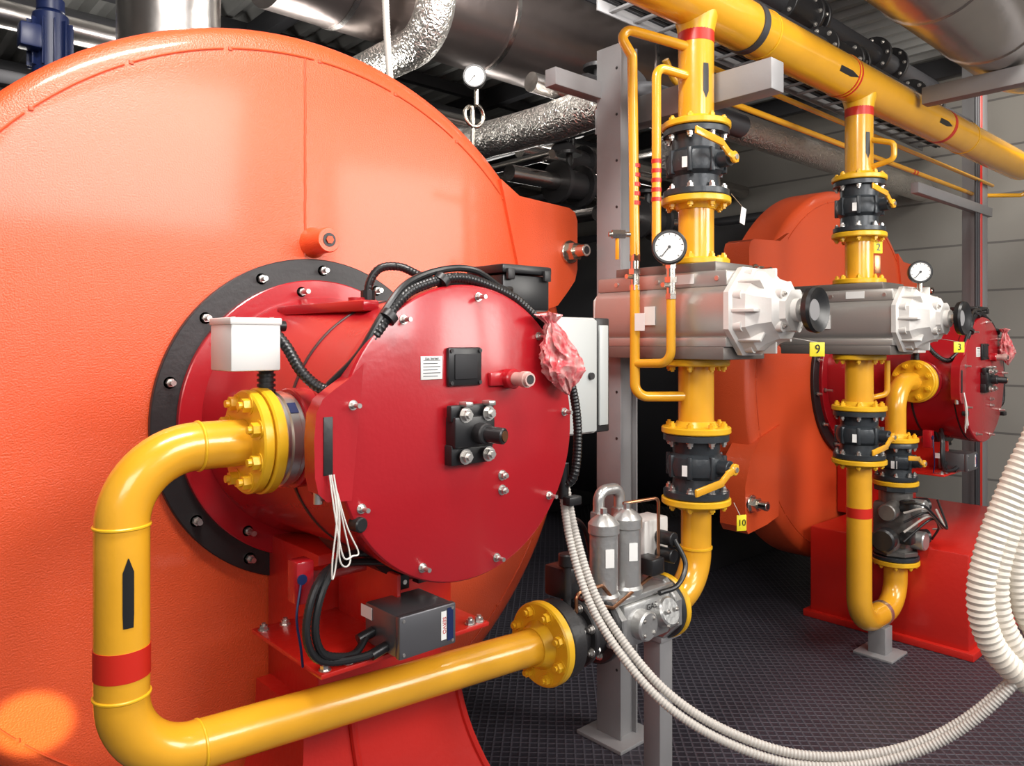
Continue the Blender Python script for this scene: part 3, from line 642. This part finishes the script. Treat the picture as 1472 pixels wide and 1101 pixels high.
g=G('foil_insulated_pipe',(1.1,1.5,3.3)); g.tube('wrap','foil',fillet([(1.1,.82,4.02),(1.1,.82,3.18),(1.1,4.8,3.18)],.22),.10,32); g.done()
g=G('foil_insulated_pipe',(4,.5,3)); g.tube('wrap','foil',fillet([(2.5,.45,2.75),(3.0,.45,3.05),(6.4,.45,3.05)],.3),.10,32); g.done()
g=G('overhead_pipework',(2,3,3))
for y,z,r_,m_ in((2.3,3.3,.07,'duct'),(2.9,3.55,.09,'greydk'),(3.6,3.1,.06,'greydk'),(4.2,3.5,.08,'duct'),(5.0,3.0,.07,'greydk'),(5.4,3.7,.09,'duct')):
    g.tube('pipe',m_,[(-4.4,y,z),(6.4,y,z)],r_,16)
for i in range(6):
    x=2.0+i*.55; z=(2.75,3.05,2.6,2.95,3.3,2.7)[i]; g.tube('pipe','greydk' if i%2 else 'duct',[(x,.9,z),(x,6.4,z)],.03+.01*(i%3),12)
for x,y,z in((1.95,.5,2.95),(2.25,1.0,2.62),(2.7,1.4,2.9),(2.9,.9,2.45)):
    g.cyl('valve','blackm',(x-.10,y,z),(x+.10,y,z),.09,seg=20); g.cyl('valve','blackm',(x-.12,y,z),(x-.09,y,z),.13,seg=20); g.cyl('valve','blackm',(x+.09,y,z),(x+.12,y,z),.13,seg=20); g.cyl('handwheel','blackm',(x,y,z),(x,y,z+.2),.02); g.cyl('handwheel','blackm',(x,y,z+.18),(x,y,z+.20),.08,seg=20)
    g.tube('valve_pipe','duct',[(x-.5,y,z),(x+.9,y,z)],.05,16)
g.done()
g=G('flanged_water_pipe',(3.5,0,3.7))
for y0,z0 in((.02,3.66),(-.22,3.30)):
    g.tube('pipe','greydk',[(2.2,y0,z0),(5.4,y0,z0)],.075,20)
    for x in(3.0,3.32,3.40,4.3,4.6): g.cyl('flange','blackm',(x,y0,z0),(x+.03,y0,z0),.13,bev=.004,seg=24); g.circle_bolts((x,y0,z0),(-1,0,0),.105,8,.010,.010,'steel')
    g.cyl('valve','blackm',(3.03,y0,z0),(3.32,y0,z0),.10,seg=24)
g.done()
g=G('roof_steelwork',(1,1,3.9))
for i in range(5): g.box('roof_beam','greydk',(-3.4+i*2.3,1.0,3.93),(.09,10.8,.16),.004)
for i in range(5): g.box('purlin','greydk',(1,-3+i*2.1,3.97),(10.8,.07,.10),.004)
g.done()
g=G('ceiling_cable_tray',(1.9,.2,3.1))
for s in(-1,1): g.box('side_rail','greyst',(4.0,.25+s*.12,3.40),(4.4,.01,.06),.001)
for k in range(22): g.box('rung','greyst',(1.9+k*.2,.25,3.385),(.03,.24,.012),.001)
for k in range(5): g.tube('cable','black',[(1.8,.17+k*.03,3.405),(6.3,.17+k*.03,3.405)],.011,8)
g.done()
g=G('pressure_gauge_assembly',(1.17,.6,2.9))
gauge(g,(1.15,.58,2.93),(-.67,-.74,0),.058); g.cyl('siphon','nickel',(1.18,.60,2.90),(1.18,.60,2.80),.012)
g.tube('siphon','nickel',[(1.18+.05*math.sin(2*pi*k/20)-.0,.60+.002*k,2.75+.05*math.cos(2*pi*k/20)) for k in range(21)],.010,10); g.cyl('siphon','nickel',(1.18,.63,2.80),(1.18,.63,2.35),.012)
g.done()
mx=-.46; my=1.5; mz=2.76
g=G('blue_pump_motor',(mx,my,mz))
for dx in(-.2,.2): g.box('stand','greydk',(mx+dx,my,2.58),(.05,.2,.22),.004)
g.box('base','greydk',(mx,my,mz-.05),(.5,.3,.06),.01)
g.cyl('motor','blue',(mx,my,mz),(mx,my,mz+.30),.07,bev=.01,seg=24)
for k in range(12):
    a=2*pi*k/12; g.box('fins','blue',(mx+.074*math.cos(a),my+.074*math.sin(a),mz+.16),(.03,.006,.20),.001,Euler((0,0,a)))
g.cyl('fan_cover','blue',(mx,my,mz+.30),(mx,my,mz+.37),.054,bev=.01); g.box('terminal','blue',(mx-.09,my-.07,mz+.16),(.08,.08,.10),.01)
g.done()
# ------------------------------------------------------------------ hoses
g=G('corrugated_conduit_hose',(.4,-.8,1.2))
base=[(.388,-.752,1.23),(.385,-.789,1.078),(.39,-.862,.918),(.424,-.958,.784),(.475,-1.058,.681),(.558,-1.173,.605),(.646,-1.32,.572),(.74,-1.472,.60),(.815,-1.606,.68),(.87,-1.723,.815),(.95,-1.80,.97),(1.02,-1.86,1.3),(1.05,-1.9,2.2)]
for k in range(2):
    off=Vector((.018,-.004,.020))*k
    g.tube('hose','conduit',catmull([Vector(p)+off*(1 if i else .6) for i,p in enumerate(base)],10),.0125,12,cor=.16,step=.0045)
g.done()
g=G('corrugated_hose_bundle',(.9,-1.75,1))
K=[(1.06,-1.9,3.78),(1.05,-1.89,2.4),(1.0,-1.84,1.75),(.943,-1.789,1.47),(.894,-1.745,1.323),(.852,-1.706,1.175),(.832,-1.69,1.045),(.856,-1.71,.93),(.92,-1.768,.845),(1.01,-1.85,.78),(1.2,-2.0,.5),(1.35,-2.1,.05)]
for k,o in enumerate(((0,0,0),(.045,-.02,.015),(.085,-.05,.05))):
    g.tube('hose','hose',catmull([Vector(p)+Vector(o) for p in K],12),.031-.003*k,18,cor=.12,step=.0075)
g.done()
g=G('hanging_conduit',(.62,.5,3.2)); g.tube('conduit','conduit',catmull([(.63,.55,4.02),(.62,.55,3.4),(.60,.5,3.0),(.60,.45,2.60)],8),.016,12,cor=.12,step=.007); g.done()
# ------------------------------------------------------------------ lights
def area(name,loc,target,sx,sy,e,col=(1,1,1)):
    l=bpy.data.lights.new(name,'AREA'); l.shape='RECTANGLE'; l.size=sx; l.size_y=sy; l.energy=e; l.color=col
    o=bpy.data.objects.new(name,l); o.location=loc; o.rotation_euler=(Vector(target)-Vector(loc)).to_track_quat('-Z','Y').to_euler(); bpy.context.collection.objects.link(o)
area('added_front_light',(-3.4,-4.2,3.1),(.3,0,1.9),2.4,1.4,80,(1,.95,.90))  # unseen area light for an assumed window behind the camera; no window is built
area('added_front_light',(.5,-4.4,3.2),(-.2,0,2.2),2.0,1.2,125,(1,.97,.95))  # added area light, placed to put a sheen on the upper boiler face
area('added_front_light',(3.2,-4.4,2.7),(2.6,0,1.5),1.8,1.4,110,(1,.96,.9))  # added area light imitating a window at the open front, none is modelled
area('fill_light',(-.7,-1.25,3.85),(-.5,-.1,2.2),1.2,.3,95,(1,.95,.90))  # added light without a fixture, brightens the top of the boiler face
area('fill_light',(2.2,-2.0,3.85),(2.4,-.5,1.2),1.2,.3,45,(1,.95,.88))  # unseen area light added above the gas trains, no fixture
area('fill_light',(4.9,-.9,3.6),(6.4,.4,2.2),.8,.3,16,(1,.95,.88))  # unseen light added near the right wall, aimed at it
area('fill_light',(.2,2.6,2.75),(-.2,2.2,4.1),2.4,.5,50,(1,.96,.9))  # added fill behind the boilers, points up to brighten the ceiling
area('fill_light',(1.3,-.2,3.3),(1.6,2.0,3.4),1.2,.3,28,(1,.97,.93))  # added fill aimed sideways at the foil pipes and duct
area('fill_light',(3.4,2.2,2.8),(3.2,1.6,4.1),1.6,.4,18,(1,.96,.9))  # another added upward fill for the ceiling and overhead pipes
sp=bpy.data.lights.new('sun_patch','SPOT'); sp.energy=2600; sp.spot_size=math.radians(2.3); sp.spot_blend=.5; sp.color=(.75,1,.45); sp.shadow_soft_size=.015  # added spot light standing in for an assumed sunbeam on the lower boiler face
o=bpy.data.objects.new('sun_patch',sp); o.location=(-3.2,-3.4,1.9); o.rotation_euler=(Vector((-.79,0,.665))-o.location).to_track_quat('-Z','Y').to_euler(); bpy.context.collection.objects.link(o)
w=bpy.data.worlds.new('world'); bpy.context.scene.world=w; w.use_nodes=True; w.node_tree.nodes['Background'].inputs[0].default_value=(.9,.93,1,1); w.node_tree.nodes['Background'].inputs[1].default_value=.25
# ------------------------------------------------------------------ camera
cam=bpy.data.cameras.new('camera'); cam.sensor_width=36; cam.sensor_fit='HORIZONTAL'; cam.lens=1100/1472*36; cam.shift_y=-60.5/1472
co=bpy.data.objects.new('camera',cam); co.location=(-1.19,-2.29,1.65); co.rotation_euler=(pi/2,0,-math.radians(42)); bpy.context.collection.objects.link(co)
bpy.context.scene.camera=co
bpy.context.scene.view_settings.view_transform='Standard'
